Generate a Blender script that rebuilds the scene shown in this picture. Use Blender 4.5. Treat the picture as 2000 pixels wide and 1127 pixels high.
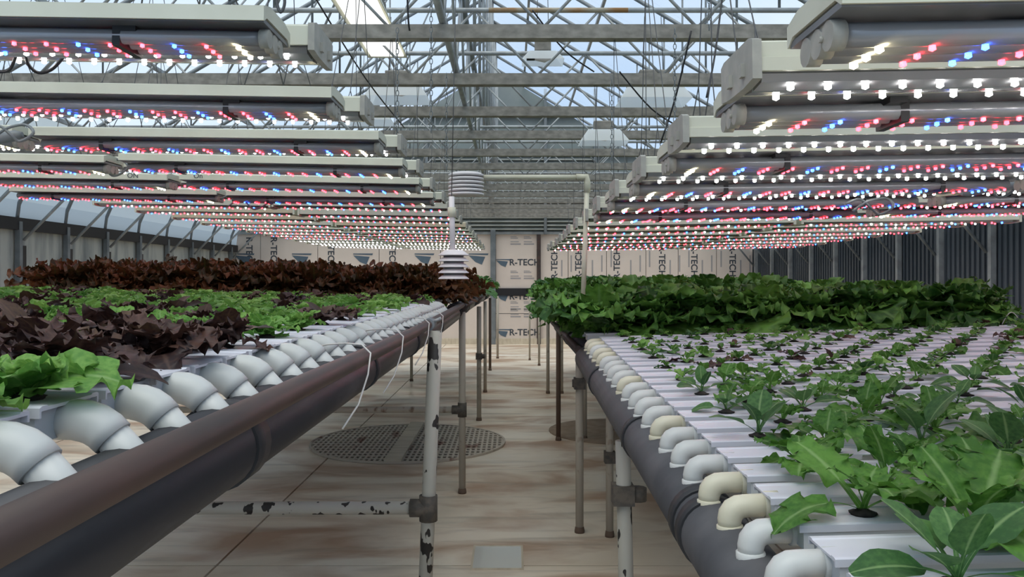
import bpy, math, random
from mathutils import Vector, Matrix
random.seed(7)
R = random.random
U = random.uniform
PI = math.pi
C = bpy.context.scene.collection
sc = bpy.context.scene
for o in list(bpy.data.objects): bpy.data.objects.remove(o)

# ---------------------------------------------------------------- camera, sky, exposure
EYE = 1.35
F = 1600.0
cam = bpy.data.objects.new('camera', bpy.data.cameras.new('camera')); C.objects.link(cam)
cam.location = (0, 0, EYE); cam.rotation_euler = (PI/2, 0, 0)
cam.data.sensor_width = 36; cam.data.lens = 36*F/2000
cam.data.shift_y = -15.5/2000
cam.data.clip_start = 0.02; cam.data.clip_end = 200
sc.camera = cam
sc.view_settings.view_transform = 'Standard'; sc.view_settings.look = 'None'
sc.view_settings.gamma = 1; sc.view_settings.use_curve_mapping = False
sc.view_settings.exposure = 0.62
w = bpy.data.worlds.new('sky'); sc.world = w; w.use_nodes = True
nt = w.node_tree; bg = nt.nodes['Background']
tc = nt.nodes.new('ShaderNodeTexCoord')
nz = nt.nodes.new('ShaderNodeTexNoise'); nz.inputs['Scale'].default_value = 2.2; nz.inputs['Detail'].default_value = 4
cr = nt.nodes.new('ShaderNodeValToRGB')
cr.color_ramp.elements[0].position = .38; cr.color_ramp.elements[0].color = (.42, .57, .80, 1)
cr.color_ramp.elements[1].position = .62; cr.color_ramp.elements[1].color = (.80, .87, .95, 1)
nt.links.new(tc.outputs['Generated'], nz.inputs['Vector']); nt.links.new(nz.outputs['Fac'], cr.inputs['Fac'])
nt.links.new(cr.outputs['Color'], bg.inputs['Color']); bg.inputs['Strength'].default_value = .66
sun = bpy.data.objects.new('sun', bpy.data.lights.new('sun', 'SUN')); C.objects.link(sun)
sun.data.energy = 2.5; sun.data.angle = math.radians(55); sun.data.color = (1, .93, .82)
sun.rotation_euler = (math.radians(24), math.radians(-8), 0)

# ---------------------------------------------------------------- materials
def mat(name, col, rough=.55, col2=None, scale=8, lo=.4, hi=.65, metal=0, bump=0, stretch=(1,1,1), coord='Object', spec=.4, detail=4):
    m = bpy.data.materials.new(name); m.use_nodes = True
    n = m.node_tree.nodes; l = m.node_tree.links; b = n['Principled BSDF']
    b.inputs['Base Color'].default_value = (*col, 1); b.inputs['Roughness'].default_value = rough
    b.inputs['Metallic'].default_value = metal; b.inputs['Specular IOR Level'].default_value = spec
    if col2:
        t = n.new('ShaderNodeTexCoord'); mp = n.new('ShaderNodeMapping'); mp.inputs['Scale'].default_value = stretch
        x = n.new('ShaderNodeTexNoise'); x.inputs['Scale'].default_value = scale; x.inputs['Detail'].default_value = detail
        r = n.new('ShaderNodeValToRGB'); e = r.color_ramp.elements
        e[0].position = lo; e[0].color = (*col, 1); e[1].position = hi; e[1].color = (*col2, 1)
        l.new(t.outputs[coord], mp.inputs['Vector']); l.new(mp.outputs[0], x.inputs['Vector'])
        l.new(x.outputs['Fac'], r.inputs['Fac']); l.new(r.outputs['Color'], b.inputs['Base Color'])
        if bump:
            bp = n.new('ShaderNodeBump'); bp.inputs['Strength'].default_value = bump; bp.inputs['Distance'].default_value = .01
            l.new(x.outputs['Fac'], bp.inputs['Height']); l.new(bp.outputs[0], b.inputs['Normal'])
    return m
def emis(name, col, s):
    m = bpy.data.materials.new(name); m.use_nodes = True; b = m.node_tree.nodes['Principled BSDF']
    b.inputs['Base Color'].default_value = (.8, .8, .8, 1)
    b.inputs['Emission Color'].default_value = (*col, 1); b.inputs['Emission Strength'].default_value = s
    return m
def leafmat(name, c1, c2, rough=.5, trans=.3, scale=14, vein=None):
    m = bpy.data.materials.new(name); m.use_nodes = True
    n = m.node_tree.nodes; l = m.node_tree.links; b = n['Principled BSDF']; out = n['Material Output']
    oi = n.new('ShaderNodeObjectInfo'); t = n.new('ShaderNodeTexCoord')
    x = n.new('ShaderNodeTexNoise'); x.inputs['Scale'].default_value = scale; x.inputs['Detail'].default_value = 3
    ad = n.new('ShaderNodeVectorMath'); ad.operation = 'ADD'
    l.new(t.outputs['Object'], ad.inputs[0]); l.new(oi.outputs['Random'], ad.inputs[1]); l.new(ad.outputs[0], x.inputs['Vector'])
    ma = n.new('ShaderNodeMath'); ma.operation = 'MULTIPLY_ADD'; ma.inputs[1].default_value = .45
    l.new(oi.outputs['Random'], ma.inputs[0])
    ms = n.new('ShaderNodeMath'); ms.operation = 'SUBTRACT'; ms.inputs[1].default_value = .22
    l.new(x.outputs['Fac'], ms.inputs[0]); l.new(ms.outputs[0], ma.inputs[2])
    r = n.new('ShaderNodeValToRGB'); e = r.color_ramp.elements
    e[0].position = .28; e[0].color = (*c1, 1); e[1].position = .75; e[1].color = (*c2, 1)
    l.new(ma.outputs[0], r.inputs['Fac'])
    # pale midrib from the leaf's own uv
    uv = n.new('ShaderNodeUVMap'); sp = n.new('ShaderNodeSeparateXYZ'); l.new(uv.outputs[0], sp.inputs[0])
    s1 = n.new('ShaderNodeMath'); s1.operation = 'SUBTRACT'; s1.inputs[1].default_value = .5; l.new(sp.outputs[1], s1.inputs[0])
    s2 = n.new('ShaderNodeMath'); s2.operation = 'ABSOLUTE'; l.new(s1.outputs[0], s2.inputs[0])
    mr = n.new('ShaderNodeMapRange'); mr.inputs[1].default_value = .012; mr.inputs[2].default_value = .06
    mr.inputs[3].default_value = .5; mr.inputs[4].default_value = 0; l.new(s2.outputs[0], mr.inputs[0])
    mx = n.new('ShaderNodeMixRGB'); l.new(mr.outputs[0], mx.inputs[0]); l.new(r.outputs['Color'], mx.inputs[1])
    mx.inputs[2].default_value = (*(vein or (.32, .48, .2)), 1)
    l.new(mx.outputs[0], b.inputs['Base Color']); b.inputs['Roughness'].default_value = rough; b.inputs['Specular IOR Level'].default_value = .3
    tr = n.new('ShaderNodeBsdfTranslucent'); l.new(mx.outputs[0], tr.inputs['Color'])
    mi = n.new('ShaderNodeMixShader'); mi.inputs[0].default_value = trans
    l.new(b.outputs[0], mi.inputs[1]); l.new(tr.outputs[0], mi.inputs[2]); l.new(mi.outputs[0], out.inputs['Surface'])
    return m
M = dict(
    cream=mat('cream_paint', (.66, .66, .54), .5, (.57, .56, .45), 5, .35, .7),
    cream2=mat('aged_paint', (.62, .52, .36), .5, (.66, .62, .48), 4),
    lampgrey=mat('lamp_reflector', (.13, .13, .135), .35, (.19, .19, .20), 3, metal=.2),
    lens=mat('lamp_lens_strip', (.30, .31, .33), .25, (.36, .37, .39), 3, metal=.3),
    cap=mat('lamp_end_cap', (.34, .33, .29), .5, (.42, .40, .35), 30),
    black=mat('black_plastic', (.015, .015, .017), .45),
    galv=mat('galvanised_steel', (.17, .16, .14), .65, (.30, .285, .25), 22, .35, .7, metal=.15, stretch=(.6, 1, 1)),
    tube=mat('light_galvanised_tube', (.36, .38, .38), .45, (.28, .29, .29), 9, metal=.3),
    dtube=mat('dark_galvanised_tube', (.16, .18, .19), .5, (.22, .24, .25), 6, metal=.2),
    rust=mat('rusty_painted_pipe', (.040, .032, .029), .5, (.08, .045, .036), 7, .35, .7, bump=.15, stretch=(2, .5, 2)),
    rustbr=mat('orange_rust', (.33, .18, .07), .6, (.4, .38, .3), 6),
    bpipe=mat('black_drain_pipe', (.022, .022, .026), .42, (.075, .072, .078), 5, .5, .8, stretch=(3, .8, 3)),
    gpipe=mat('charcoal_drain_pipe', (.05, .051, .057), .6, (.085, .084, .09), 9, .4, .75),
    band=mat('rubber_band', (.02, .021, .024), .55),
    pvc=mat('white_pvc', (.47, .485, .46), .4, (.55, .56, .545), 6),
    pvcw=mat('yellowed_pvc', (.62, .60, .48), .4, (.52, .49, .37), 5),
    chan=mat('white_channel_plastic', (.60, .61, .66), .4, (.55, .56, .62), 3, stretch=(.4, 3, 1)),
    chang=mat('channel_side_plastic', (.42, .46, .50), .45, (.48, .51, .54), 3),
    cup=mat('dark_growing_plug', (.012, .011, .01), .9, (.03, .025, .02), 60),
    chip=mat('chipped_white_paint', (.40, .385, .335), .55, (.018, .016, .014), 26, .585, .595, stretch=(1, 1, .55), detail=2),
    chip2=mat('worn_post_paint', (.42, .37, .30), .6, (.18, .12, .08), 14, .6, .68, stretch=(1, 1, .5), detail=3),
    iron=mat('cast_iron_clamp', (.07, .063, .055), .7, (.12, .1, .08), 40),
    brown=mat('rusty_clamp', (.13, .085, .06), .8),
    shield=mat('sensor_shield_plastic', (.70, .66, .66), .45),
    hood=mat('white_hood_enamel', (.78, .80, .82), .35),
    foam=mat('foam_board', (.74, .64, .565), .8, (.66, .57, .50), 2, .3, .8),
    foaml=mat('weathered_foam_board', (.50, .49, .44), .8, (.28, .30, .28), 2.5, .45, .75, stretch=(1, 1, .4)),
    ink=mat('dark_print_ink', (.05, .06, .075), .7), inkb=mat('blue_print_ink', (.08, .12, .17), .7, (.12, .17, .21), 2),
    faint=mat('faint_print_ink', (.36, .34, .34), .8),
    gable=mat('gable_sheet', (.20, .235, .23), .7, (.25, .28, .275), 1.5),
    louvre=mat('louvre_slat', (.25, .27, .25), .6, (.33, .34, .32), 4),
    blue=mat('side_wall_sheet', (.045, .058, .070), .45, (.075, .09, .105), 1.2, stretch=(1, 1, .4)),
    conc=mat('stained_knee_wall', (.42, .43, .39), .8, (.17, .19, .19), 3, .42, .68, stretch=(1, 1.6, .35)),
    joint=mat('joint_dirt', (.12, .09, .065), .9),
    plank=mat('wooden_plank', (.62, .54, .42), .8, (.52, .44, .33), 8, stretch=(3, .4, 1)),
    grate=mat('grating_bar', (.50, .43, .35), .7, (.22, .12, .09), 3, .58, .66, stretch=(2, .6, 1)),
    pit_shade_disc=mat('painted_pit_shade', (.016, .014, .012), .95),
    cover=mat('round_cover', (.26, .185, .125), .75, (.33, .25, .18), 9),
    ledw=emis('white_led', (1, .96, .90), 17), ledp=emis('warm_led', (1, .86, .5), 12),
    ledr=emis('red_led', (1, .018, .03), 12), ledb=emis('blue_led', (.012, .09, 1), 12),
    gl=leafmat('green_leaf', (.05, .15, .022), (.115, .27, .045), trans=.35),
    gd=leafmat('dark_green_leaf', (.035, .105, .03), (.085, .20, .055), trans=.3),
    gb=leafmat('pale_green_leaf', (.10, .26, .045), (.23, .42, .09), trans=.35),
    big=leafmat('deep_green_lettuce', (.02, .075, .012), (.12, .27, .045), trans=.22, scale=9, vein=(.16, .30, .10)),
    rd=leafmat('dark_red_leaf', (.022, .011, .011), (.072, .034, .024), trans=.15, vein=(.10, .06, .045)),
    rdp=leafmat('purple_red_leaf', (.035, .016, .018), (.09, .055, .03), trans=.2, vein=(.14, .08, .05)),
    rb=leafmat('brown_red_lettuce', (.035, .026, .009), (.15, .055, .02), trans=.22, scale=12, vein=(.10, .11, .03)),
    water=mat('painted_bright_water', (.68, .67, .62), .05, spec=1),
    wire=mat('steel_wire', (.10, .10, .10), .5, metal=.4),
    tubing=mat('clear_tubing', (.55, .53, .50), .3),
)
# floor: pale concrete with rust-brown stains and streaks
def floormat():
    m = bpy.data.materials.new('stained_concrete'); m.use_nodes = True
    n = m.node_tree.nodes; l = m.node_tree.links; b = n['Principled BSDF']
    t = n.new('ShaderNodeTexCoord'); g = n.new('ShaderNodeNewGeometry')
    def noise(sx, sy, s, d=5):
        mp = n.new('ShaderNodeMapping'); mp.inputs['Scale'].default_value = (sx, sy, 1); l.new(g.outputs['Position'], mp.inputs['Vector'])
        x = n.new('ShaderNodeTexNoise'); x.inputs['Scale'].default_value = s; x.inputs['Detail'].default_value = d
        x.inputs['Distortion'].default_value = .6
        l.new(mp.outputs[0], x.inputs['Vector']); return x.outputs['Fac']
    def ramp(f, p):
        r = n.new('ShaderNodeValToRGB'); e = r.color_ramp.elements
        e[0].position = p[0][0]; e[0].color = (*p[0][1], 1); e[1].position = p[-1][0]; e[1].color = (*p[-1][1], 1)
        for q, c in p[1:-1]: k = e.new(q); k.color = (*c, 1)
        l.new(f, r.inputs['Fac']); return r.outputs['Color']
    base = ramp(noise(.7, .8, 1.3), [(.3, (.66, .55, .42)), (.5, (.80, .69, .55)), (.72, (.84, .77, .66))])
    st = ramp(noise(.8, 1.7, 1.35), [(.47, (0, 0, 0)), (.64, (.85, .85, .85))])
    mx = n.new('ShaderNodeMixRGB'); l.new(st, mx.inputs[0]); l.new(base, mx.inputs[1]); mx.inputs[2].default_value = (.42, .25, .15, 1)
    st2 = ramp(noise(.5, 3.5, 2.6, 6), [(.55, (0, 0, 0)), (.72, (.5, .5, .5))])
    mx2 = n.new('ShaderNodeMixRGB'); l.new(st2, mx2.inputs[0]); l.new(mx.outputs[0], mx2.inputs[1]); mx2.inputs[2].default_value = (.30, .25, .19, 1)
    l.new(mx2.outputs[0], b.inputs['Base Color'])
    rr = ramp(noise(1, 2, 1.1), [(.4, (.30, .30, .30)), (.65, (.62, .62, .62))]); l.new(rr, b.inputs['Roughness'])
    bp = n.new('ShaderNodeBump'); bp.inputs['Strength'].default_value = .12; bp.inputs['Distance'].default_value = .01
    l.new(noise(1, 1, 18), bp.inputs['Height']); l.new(bp.outputs[0], b.inputs['Normal'])
    return m
M['floor'] = floormat()
def glazing():
    m = bpy.data.materials.new('milky_glazing'); m.use_nodes = True
    n = m.node_tree.nodes; l = m.node_tree.links; out = n['Material Output']; n.remove(n['Principled BSDF'])
    a = n.new('ShaderNodeBsdfTransparent'); a.inputs['Color'].default_value = (.93, .97, .98, 1)
    t = n.new('ShaderNodeBsdfTranslucent'); t.inputs['Color'].default_value = (.60, .73, .88, 1)
    g = n.new('ShaderNodeBsdfGlossy'); g.inputs['Roughness'].default_value = .15; g.inputs['Color'].default_value = (.9, .95, 1, 1)
    m1 = n.new('ShaderNodeMixShader'); m1.inputs[0].default_value = .35; l.new(a.outputs[0], m1.inputs[1]); l.new(t.outputs[0], m1.inputs[2])
    m2 = n.new('ShaderNodeMixShader'); m2.inputs[0].default_value = .05; l.new(m1.outputs[0], m2.inputs[1]); l.new(g.outputs[0], m2.inputs[2])
    l.new(m2.outputs[0], out.inputs['Surface']); return m
M['glaze'] = glazing()
def eave():
    m = bpy.data.materials.new('grey_eave_film'); m.use_nodes = True
    n = m.node_tree.nodes; l = m.node_tree.links; out = n['Material Output']; p = n['Principled BSDF']
    p.inputs['Base Color'].default_value = (.42, .47, .50, 1); p.inputs['Roughness'].default_value = .6
    t = n.new('ShaderNodeBsdfTranslucent'); t.inputs['Color'].default_value = (.40, .48, .53, 1)
    m1 = n.new('ShaderNodeMixShader'); m1.inputs[0].default_value = .6; l.new(p.outputs[0], m1.inputs[1]); l.new(t.outputs[0], m1.inputs[2])
    l.new(m1.outputs[0], out.inputs['Surface']); return m
M['eave'] = eave()

# ---------------------------------------------------------------- mesh helpers
class MB:
    def __init__(s): s.v = []; s.f = []; s.mi = []; s.uv = []; s.cm = 0; s.sm = False; s.smf = []
    def face(s, *ix): s.f.append(ix); s.mi.append(s.cm); s.smf.append(s.sm)
    def box(s, x0, x1, y0, y1, z0, z1):
        b = len(s.v); s.v += [(x, y, z) for z in (z0, z1) for y in (y0, y1) for x in (x0, x1)]
        s.sm = False
        for q in ((0, 2, 3, 1), (4, 5, 7, 6), (0, 1, 5, 4), (2, 6, 7, 3), (0, 4, 6, 2), (1, 3, 7, 5)): s.face(*[b+i for i in q])
        return s
    def bevbox(s, x0, x1, y0, y1, z0, z1, c):
        # box long in x with chamfered long edges
        pr = [(y0+c, z0), (y1-c, z0), (y1, z0+c), (y1, z1-c), (y1-c, z1), (y0+c, z1), (y0, z1-c), (y0, z0+c)]
        return s.prism_x(pr, x0, x1)
    def prism_x(s, pr, x0, x1):
        b = len(s.v); n = len(pr); s.sm = False
        s.v += [(x0, y, z) for y, z in pr] + [(x1, y, z) for y, z in pr]
        for i in range(n): j = (i+1) % n; s.face(b+i, b+j, b+n+j, b+n+i)
        s.face(*[b+i for i in range(n)][::-1]); s.face(*[b+n+i for i in range(n)])
        return s
    def tube(s, pts, r, n=8, cap=True):
        pts = [Vector(p) for p in pts]; rs = r if isinstance(r, (list, tuple)) else [r]*len(pts)
        b = len(s.v); up = None
        for i, p in enumerate(pts):
            if i == 0: d = pts[1]-pts[0]
            elif i == len(pts)-1: d = pts[-1]-pts[-2]
            else: d = (pts[i+1]-p).normalized() + (p-pts[i-1]).normalized()
            if d.length < 1e-9: d = (pts[min(i+1, len(pts)-1)]-pts[max(i-2, 0)])
            d.normalize()
            if up is None:
                up = Vector((0, 0, 1)) if abs(d.z) < .9 else Vector((0, 1, 0))
            a = d.cross(up).normalized(); up = a.cross(d).normalized()
            for k in range(n):
                t = 2*PI*k/n; q = p + (a*math.cos(t) + up*math.sin(t))*rs[i]; s.v.append(tuple(q))
        s.sm = True
        for i in range(len(pts)-1):
            for k in range(n):
                k2 = (k+1) % n; s.face(b+i*n+k, b+i*n+k2, b+(i+1)*n+k2, b+(i+1)*n+k)
        s.sm = False
        if cap:
            s.face(*[b+k for k in range(n)][::-1]); e = b+(len(pts)-1)*n; s.face(*[e+k for k in range(n)])
        return s
    def lathe(s, pr, n=16, c=(0, 0, 0), smooth=True):
        b = len(s.v)
        for r, z in pr:
            for k in range(n): t = 2*PI*k/n; s.v.append((c[0]+r*math.cos(t), c[1]+r*math.sin(t), c[2]+z))
        s.sm = smooth
        for i in range(len(pr)-1):
            for k in range(n): k2 = (k+1) % n; s.face(b+i*n+k, b+i*n+k2, b+(i+1)*n+k2, b+(i+1)*n+k)
        s.sm = False
        s.face(*[b+k for k in range(n)][::-1]); e = b+(len(pr)-1)*n; s.face(*[e+k for k in range(n)])
        return s
    def ball(s, c, r, sz=1.0):
        b = len(s.v); s.sm = True
        V = [(0, 0, 1), (0, 0, -1)]
        for lat in (.6, -.6):
            for k in range(6): t = PI*k/3 + (PI/6 if lat < 0 else 0); q = math.sqrt(1-lat*lat); V.append((q*math.cos(t), q*math.sin(t), lat))
        s.v += [(c[0]+x*r, c[1]+y*r, c[2]+z*r*sz) for x, y, z in V]
        for k in range(6):
            a, a2 = b+2+k, b+2+(k+1) % 6; d, d2 = b+8+k, b+8+(k+1) % 6
            s.face(b, a, a2); s.face(b+1, d2, d); s.face(a, d, a2); s.face(a2, d, d2)
        return s
    def mesh(s, name, mats):
        me = bpy.data.meshes.new(name); me.from_pydata(s.v, [], s.f)
        for m in (mats if isinstance(mats, (list, tuple)) else [mats]): me.materials.append(m)
        me.polygons.foreach_set('material_index', s.mi); me.polygons.foreach_set('use_smooth', s.smf)
        if s.uv:
            u = me.uv_layers.new(name='UVMap'); u.data.foreach_set('uv', [c for f in s.f for i in f for c in s.uv[i]])
        me.update(); return me
def ob(name, me, parent=None, loc=None, rot=None, scale=None):
    o = bpy.data.objects.new(name, me); C.objects.link(o)
    if parent: o.parent = parent
    if loc is not None: o.location = loc
    if rot is not None: o.rotation_euler = rot
    if scale is not None: o.scale = scale
    return o
def tag(o, label, cat, group=None, kind=None):
    o['label'] = label; o['category'] = cat
    if group: o['group'] = group
    if kind: o['kind'] = kind
    return o
def struct(o): o['kind'] = 'structure'; return o
def px(x, y, Z): return Vector(((x-1000)*Z/F, Z, EYE+(548-y)*Z/F))
ORD = ['nearest', 'second', 'third', 'fourth', 'fifth', 'sixth', 'seventh', 'eighth', 'ninth', 'tenth', 'eleventh', 'twelfth', 'thirteenth',
       'fourteenth', 'fifteenth', 'sixteenth', 'seventeenth', 'eighteenth', 'nineteenth', 'twentieth', 'twenty-first', 'twenty-second',
       'twenty-third', 'twenty-fourth', 'twenty-fifth', 'twenty-sixth', 'twenty-seventh', 'twenty-eighth', 'twenty-ninth', 'thirtieth',
       'thirty-first', 'thirty-second', 'thirty-third', 'thirty-fourth', 'thirty-fifth', 'thirty-sixth', 'thirty-seventh', 'thirty-eighth']
def textmesh(s, size, m, ext=.003, off=0):
    cu = bpy.data.curves.new('lettering', 'FONT'); cu.body = s; cu.size = size; cu.extrude = ext; cu.offset = off
    cu.align_x = 'LEFT'
    t = bpy.data.objects.new('lettering', cu); C.objects.link(t)
    bpy.context.view_layer.update()
    me = bpy.data.meshes.new_from_object(t.evaluated_get(bpy.context.evaluated_depsgraph_get()))
    bpy.data.objects.remove(t); me.materials.clear(); me.materials.append(m)
    return me

# ---------------------------------------------------------------- setting
XL, XR, YB, YF = -5.87, 5.1, 17.4, -3.0
RX = -.4                                                # ridge
FR = [9.7 + 1.046*k for k in range(-12, 8)]             # frames
fl = struct(ob('floor', MB().box(XL-.1, XR+.1, YF, YB+.1, -.12, -.02).mesh('floor', M['joint'])))
xs = [XL, -3.8, -1.4, 1.35, 3.4, XR]; ys = [YF, .2, 3.88, 7.6, 11.4, 14.6, YB]
for i in range(len(xs)-1):
    for j in range(len(ys)-1):
        g = .006
        ob('slab', MB().box(xs[i]+g, xs[i+1]-g, ys[j]+g, ys[j+1]-g, -.02, 0).mesh('slab', M['floor']), fl)

# back wall of printed foam boards with a dark gable above
WT = EYE + 90*YB/F                                      # board top
wb = struct(ob('wall_back', MB().box(XL, XR, YB+.06, YB+.12, 0, WT).mesh('wall_back', M['black'])))
def wx(p): return (p-1000)*YB/F
def wz(p): return EYE+(548-p)*YB/F
bx = [460, 508, 620, 740, 860, 966, 1050, 1110, 1185, 1262, 1325, 1400, 1472]
txt = textmesh('R-TECH', .19, M['ink'], .002, .0035)
def board(x0, x1, z0, z1, m=None): return ob('foam_board', MB().box(x0+.006, x1-.006, YB+.03, YB+.06, z0, z1).mesh('foam_board', m or M['foam']), wb)
def logo(x, z, s, parent, rot=0):
    b = MB()
    P = [(0, 0), (.27, 0), (.20, -.15), (.10, -.12)]
    def poly(pts, y0, y1):
        k = len(b.v); n = len(pts); b.v += [(p*s, y0, q*s) for p, q in pts] + [(p*s, y1, q*s) for p, q in pts]
        b.face(*[k+i for i in range(n)]); b.face(*[k+n+i for i in range(n)][::-1])
        for i in range(n): j = (i+1) % n; b.face(k+i, k+n+i, k+n+j, k+j)
    poly([(0, -.03), (.25, -.05), (.20, -.17), (.10, -.13)][::-1], -.002, .002); poly([(0, .0), (.30, .0), (.29, -.025), (0, -.015)][::-1], -.002, .002)
    o = ob('printed_mark', b.mesh('printed_mark', M['inkb']), parent, (x, YB+.027, z), (0, rot, 0)); return o
def small(x, z, w, h, parent, rot=0): ob('printed_lines', MB().box(0, w, -.001, .001, 0, h).box(0, w*.8, -.001, .001, h*1.8, h*2.4).mesh('printed_lines', M['faint']), parent, (x, YB+.028, z), (0, rot, 0))
for i in range(len(bx)-1):
    x0, x1 = wx(bx[i]), wx(bx[i+1])
    if i == 5: continue
    b = board(x0, x1, 0, WT)
    if i in (0, 1, 2, 3, 4):
        # boards on the left stand with upright lettering
        ob('lettering', txt, b, (x0+.22, YB+.028, WT-.05), (PI/2, PI/2, 0))
        logo(x1-.55, wz(495), 1.4, b)
    else:
        ob('lettering', txt, b, (x0+.28 if i != 6 else x0+.42, YB+.028, wz(545 if i < 9 else 480)), (PI/2, -PI/2 if i < 9 else PI/2, 0))
        for q in range(3): small(x0+.5+q*.2, wz(540)+q*.1, .03, .35, b)
x0, x1 = wx(968), wx(1049)
b1 = board(x0, x1, wz(563), WT); b2 = board(x0, x1, wz(612), wz(578)); b3 = board(x0, x1, 0, wz(613))
def row(b, z):
    ob('lettering', txt, b, (wx(994.5), YB+.028, z), (PI/2, 0, 0)); logo(wx(969), z+.13, 1.0, b)
row(b1, wz(518)); row(b2, wz(585)); row(b3, wz(655))
for b, q in ((b1, 478), (b1, 545), (b2, 605), (b3, 620)):
    for p in (997, 1023): small(wx(p), wz(q), .22, .03, b); small(wx(p), wz(q-12), .16, .02, b)
struct(ob('trim_1', MB().box(x0-.02, x1+.02, YB-.01, YB+.05, wz(577), wz(563)).mesh('trim_1', M['black'])))
struct(ob('trim_2', MB().box(wx(958), wx(968), YB-.08, YB+.03, 0, WT+.1).mesh('trim_2', M['dtube'])))
struct(ob('trim_3', MB().box(wx(1049), wx(1056), YB-.06, YB+.03, 0, WT).mesh('trim_3', M['rust'])))
struct(ob('trim_4', MB().box(XL, XR, YB-.02, YB+.05, WT, WT+.06).mesh('trim_4', M['tube'])))
struct(ob('baseboard_back', MB().box(XL, XR, YB-.05, YB+.03, 0, .12).mesh('baseboard_back', M['plank'])))
# roof profile (x, z)
prof = [(XL, EYE+.67), (XL+.03, EYE+.9), (XL+.13, EYE+1.13), (XL+.37, EYE+1.4), (XL+.87, EYE+1.76), (RX, EYE+4.5)]
profR = [(XR, EYE+.67), (XR-.03, EYE+.9), (XR-.13, EYE+1.13), (XR-.37, EYE+1.4), (XR-.87, EYE+1.70), (RX, EYE+4.5)]
b = MB(); pts = [(x, z) for x, z in prof] + [(x, z) for x, z in profR[::-1][1:]]
n = len(pts); b.v = [(x, YB+.04, z) for x, z in pts] + [(x, YB+.1, z) for x, z in pts]
b.face(*range(n)); b.face(*range(n, 2*n)[::-1])
for i in range(n): j = (i+1) % n; b.face(i, n+i, n+j, j)
gb = struct(ob('wall_gable', b.mesh('wall_gable', M['gable'])))
for k in range(19):                                    # louvred shutter
    z = WT + .10 + k*.082
    ob('louvre_slat', MB().prism_x([(YB-.06, z), (YB-.05, z-.008), (YB+.02, z+.05), (YB+.01, z+.058)], wx(838), wx(1158)).mesh('louvre_slat', M['louvre']), gb)
for p in (834, 1065, 1162): ob('mullion', MB().box(wx(p)-.03, wx(p)+.03, YB-.08, YB+.03, WT, wz(175)).mesh('mullion', M['dtube']), gb)
for q in (230, 305): ob('gable_rail', MB().box(wx(700), wx(1300), YB-.06, YB+.03, wz(q), wz(q)+.05).mesh('gable_rail', M['dtube']), gb)
# unseen end wall behind the viewer, glazed to let more light in
b = MB(); pf = [(XL, 0)] + pts + [(XR, 0)]; n = len(pf)
b.v = [(x, YF-.08, z) for x, z in pf] + [(x, YF-.02, z) for x, z in pf]; b.face(*range(n)); b.face(*range(n, 2*n)[::-1])
for i in range(n): j = (i+1) % n; b.face(i, n+i, n+j, j)
struct(ob('wall_front', b.mesh('wall_front', M['glaze'])))
# side walls
wl = struct(ob('wall_left', MB().box(XL-.12, XL-.02, YF, YB+.1, 0, EYE+.63).mesh('wall_left', M['conc'])))
struct(ob('trim_5', MB().box(XL-.10, XL+.05, YF, YB, EYE+.60, EYE+.745).mesh('trim_5', M['black'])))
b = MB(); y = YF; k = 0
while y < YB:
    o = .018 if k % 2 else 0
    b.box(XR+.02-o, XR+.05, y, y+.045, 0, EYE+.67); y += .05; k += 1
wr = struct(ob('wall_right', b.box(XR+.05, XR+.1, YF, YB, 0, EYE+.67).mesh('wall_right', M['blue'])))
for y in FR:
    if y > YB-.1: continue
    ob('wall_post', MB().box(XL, XL+.06, y-.03, y+.03, 0, EYE+.7).mesh('wall_post', M['dtube']), wl)
    ob('wall_post', MB().box(XR-.06, XR+.0, y-.03, y+.03, 0, EYE+.7).mesh('wall_post', M['tube']), wr)
    ob('gap_strip', MB().box(XL-.015, XL+.002, y+.10, y+.20, .4, EYE+.42).mesh('gap_strip', M['black']), wl) if 0 < y < 13 else None
    ob('knee_brace', MB().tube([(XL+.06, y+.05, EYE+.48), (XL+.62, y+.05, EYE+1.05)], .018, 6).mesh('knee_brace', M['tube']), wl)
    ob('knee_brace', MB().tube([(XR-.06, y+.05, EYE+.30), (XR-.55, y+.05, EYE+.9)], .018, 6).mesh('knee_brace', M['dtube']), wr)
# glazing, one pane for every bay of each slope
rl = struct(ob('ceiling_left', MB().tube([(RX-.06, YF, EYE+4.42), (RX-.06, YB, EYE+4.42)], .035, 6).mesh('ceiling_left', M['tube'])))
rr = struct(ob('ceiling_right', MB().tube([(RX+.06, YF, EYE+4.42), (RX+.06, YB, EYE+4.42)], .035, 6).mesh('ceiling_right', M['tube'])))
bays = [YF] + FR[1:] ; bays = [y for y in bays if y < YB-.2] + [YB+.04]
for side, pr, par in ((1, prof, rl), (-1, profR, rr)):
    b = MB(); n = len(pr)
    for dz in (0, .008):
        for x, z in pr: b.v += [(x, 0, z+dz+.05), (x, 1, z+dz+.05)]
    for i in range(n-1):
        a = 2*i; b.cm = 0 if i == n-2 else 1; b.face(a, a+1, a+3, a+2)
    me = b.mesh('pane', [M['glaze'], M['eave']])
    for i in range(len(bays)-1):
        o = ob('pane', me, par, (0, bays[i]+.004, 0)); o.scale = (1, bays[i+1]-bays[i]-.008, 1)
    for t in (.0, .22, .44, .66, .86):                   # purlins
        A, B = pr[-2], pr[-1]; x = A[0]+(B[0]-A[0])*t; z = A[1]+(B[1]-A[1])*t
        ob('purlin', MB().box(x-.018, x+.018, YF, YB, z-.012, z+.03).mesh('purlin', M['tube']), par)
    for i in range(3, 6):
        x, z = pr[i-1]
    x, z = pr[2]; ob('purlin', MB().tube([(x+side*.02, YF, z), (x+side*.02, YB, z)], .016, 6).mesh('purlin', M['tube']), par)

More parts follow.
